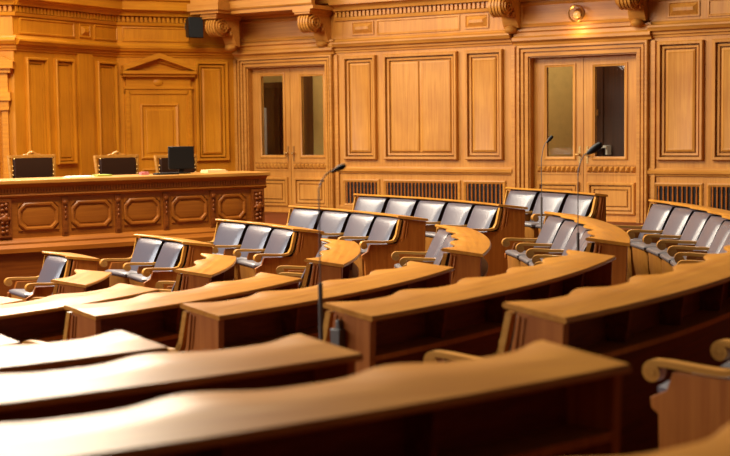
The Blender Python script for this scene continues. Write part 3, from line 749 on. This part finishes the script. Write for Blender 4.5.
m = MB(); m.box(-.16, .16, -.1, .1, 0, .008); m.box(-.13, .15, -.09, .11, .008, .014)
o = on_rostrum('paper_sheets', 79, .28, 'white paper sheets lying on the rostrum right of the left chair', 'papers'); m.build('sheets', PAPER, o)
m = MB(); m.box(-.09, .09, -.1, .1, 0, .015); m.box(-.088, .09, -.095, .095, .015, .02)
o = on_rostrum('document_folder', 102, .34, 'green folder lying on the rostrum by the middle chair', 'folder'); m.build('cover', GREEN, o)
m = MB(); m.box(-.05, .05, -.04, .04, 0, .03); m.box(-.02, .04, -.035, .035, .03, .036)
o = on_rostrum('note_box', 144, .34, 'small pink note box on the rostrum right of the middle chair', 'note box'); m.build('box', PINK, o)
m = MB(); m.box(-.14, .14, -.1, .1, 0, .02); m.box(-.13, .12, -.09, .1, .02, .035)
o = on_rostrum('paper_stack', 214, .40, 'pale stack of papers on the rostrum right of the monitor', 'papers'); m.build('sheets', mat_plain('cream_paper', (228, 200, 140), .8), o)

# ------------------------------------------------------------------ gooseneck microphones in the aisles
def microphone(pos, ztube0, ztube1, zbend, dx, dy, dz, head, lab, zfl):
    c = thing('microphone_stand', lab, 'microphone', (pos[0], pos[1], zfl), 0, 'gooseneck microphones in the aisles')
    z = lambda q: q-zfl
    m = MB(); m.lathe((0, 0, 0), [(.06, 0), (.06, .012), (.03, .03), (.015, .05)], 20); m.build('base', STEEL, c)
    m = MB(); m.tube([(0, 0, .04), (0, 0, z(ztube1))], .009, 10); m.tube([(0, 0, z(ztube0)), (0, 0, z(ztube1)+.01)], .011, 10); m.build('tube', STEEL, c)
    m = MB(); pts = [(0, 0, z(ztube1)+(z(zbend)-z(ztube1))*i/8) for i in range(9)]
    for i in range(1, 9):
        t = i/8; pts.append((dx*(t*t*.5+t*.5)*.75, dy*(t*t*.5+t*.5)*.75, z(zbend)+dz*math.sin(t*PI/2)*.85))
    m.tube(pts, .0036, 8); m.build('gooseneck', STEEL, c)
    e = Vector(pts[-1]); d = (Vector((dx, dy, dz*.45))).normalized()
    m = MB(); R_ = head*.26
    m.tube([e-d*.02, e, e+d*head*.25, e+d*head*.6, e+d*head*.9, e+d*head], [.007, R_*.6, R_*.9, R_, R_*.8, R_*.25], 12); m.build('microphone', BLACK, c)
def along(px, Y, py): r_ = ray(px, py); t = Y/r_.y; return r_*t
def zz(px, py, Y): return (along(px, Y, py)).z+CZ
Y1 = 6.07; q = along(321, Y1, 330)
microphone((q.x, q.y), zz(321, 338, Y1), zz(321, 285, Y1), zz(322, 190, Y1), .10, .0, zz(322, 167, Y1)-zz(322, 190, Y1), .055, 'thin gooseneck microphone on a pole by the latch desk in the near aisle', rise(6))
cpt = edge(PHBC, BC_, rf(5)); Y3 = cpt.y-.12; q = along(578, Y3, 240)
microphone((q.x, q.y), zz(578, 256, Y3), zz(578, 234, Y3), zz(579, 172, Y3), .105, -.02, zz(580, 149, Y3)-zz(580, 172, Y3), .11, 'gooseneck microphone with long black head before the right double door', rise(6))
cpt = edge(PHCD, -CC, rf(5)); Y2 = cpt.y+.15; q = along(541.5, Y2, 205)
microphone((q.x, q.y), zz(541, 215, Y2), zz(541, 198, Y2), zz(541, 160, Y2), .085, -.0, zz(541, 138, Y2)-zz(541, 160, Y2), .07, 'gooseneck microphone with small head left of the other before the right door', rise(5))

# ------------------------------------------------------------------ rest of the room shell
mb = MB(); mb.box(-16, 12, -7.3, -7, 0, TW); struct(mb, 'wall_front', BROWN)
mb = MB(); mb.box(11.7, 12, -7, 16, 0, TW); struct(mb, 'wall_right', BROWN)
mb = MB(); mb.box(-16.3, -16, -7, 20, 0, TW); mb.box(-16, -9.5, 19.55, 19.85, 0, TW); struct(mb, 'wall_side', BROWN)

# ------------------------------------------------------------------ light
def area(name, loc, target, sx, sy, e, col):
    l = bpy.data.lights.new(name, 'AREA'); l.shape = 'RECTANGLE'; l.size = sx; l.size_y = sy; l.energy = e; l.color = col
    o = bpy.data.objects.new(name, l); COL.objects.link(o); o.location = loc
    o.rotation_euler = (Vector(target)-Vector(loc)).to_track_quat('-Z', 'Y').to_euler(); return o
area('window_daylight', (-5.6, 19.0, 6.7), (-1.5, 7, 1), 5, 3, 1150, (1, .88, .70))
area('side_window', (-13.5, 11, 6.5), (3, 12, 1), 8, 3.6, 1350, (.95, .97, 1))
area('near_side_fill', (-13.5, 2.5, 5.6), (3, 7, .8), 7, 3.6, 700, (1, .95, .86))  # added unseen fill from the left for end panels and near desk tops
area('rostrum_fill', (-4.6, 17.2, 8.0), (-3.9, 20.2, 2.0), 4, 2.5, 180, (1, .92, .7))  # added unseen fill that brightens the walls behind the rostrum
area('skylight', (-3.5, 12, 8.6), (-3.0, 12.5, 0), 4.5, 4, 1650, (1, .88, .66))
area('corridor_lamp', tuple(MAIN.at(u(430), -1.0, 4.15)), tuple(MAIN.at(u(430), -1.1, 0)), 8, .5, 95, (1, .9, .7))
w = bpy.data.worlds.new('world'); SC.world = w; w.use_nodes = True
w.node_tree.nodes['Background'].inputs[0].default_value = (1, .93, .84, 1); w.node_tree.nodes['Background'].inputs[1].default_value = .05
SC.cycles.use_denoising = True; SC.cycles.max_bounces = 6; SC.cycles.diffuse_bounces = 4; SC.cycles.transparent_max_bounces = 8
SC.view_settings.view_transform = 'Standard'; SC.view_settings.look = 'None'; SC.view_settings.gamma = 1; SC.view_settings.exposure = 0
SC.view_settings.use_curve_mapping = False
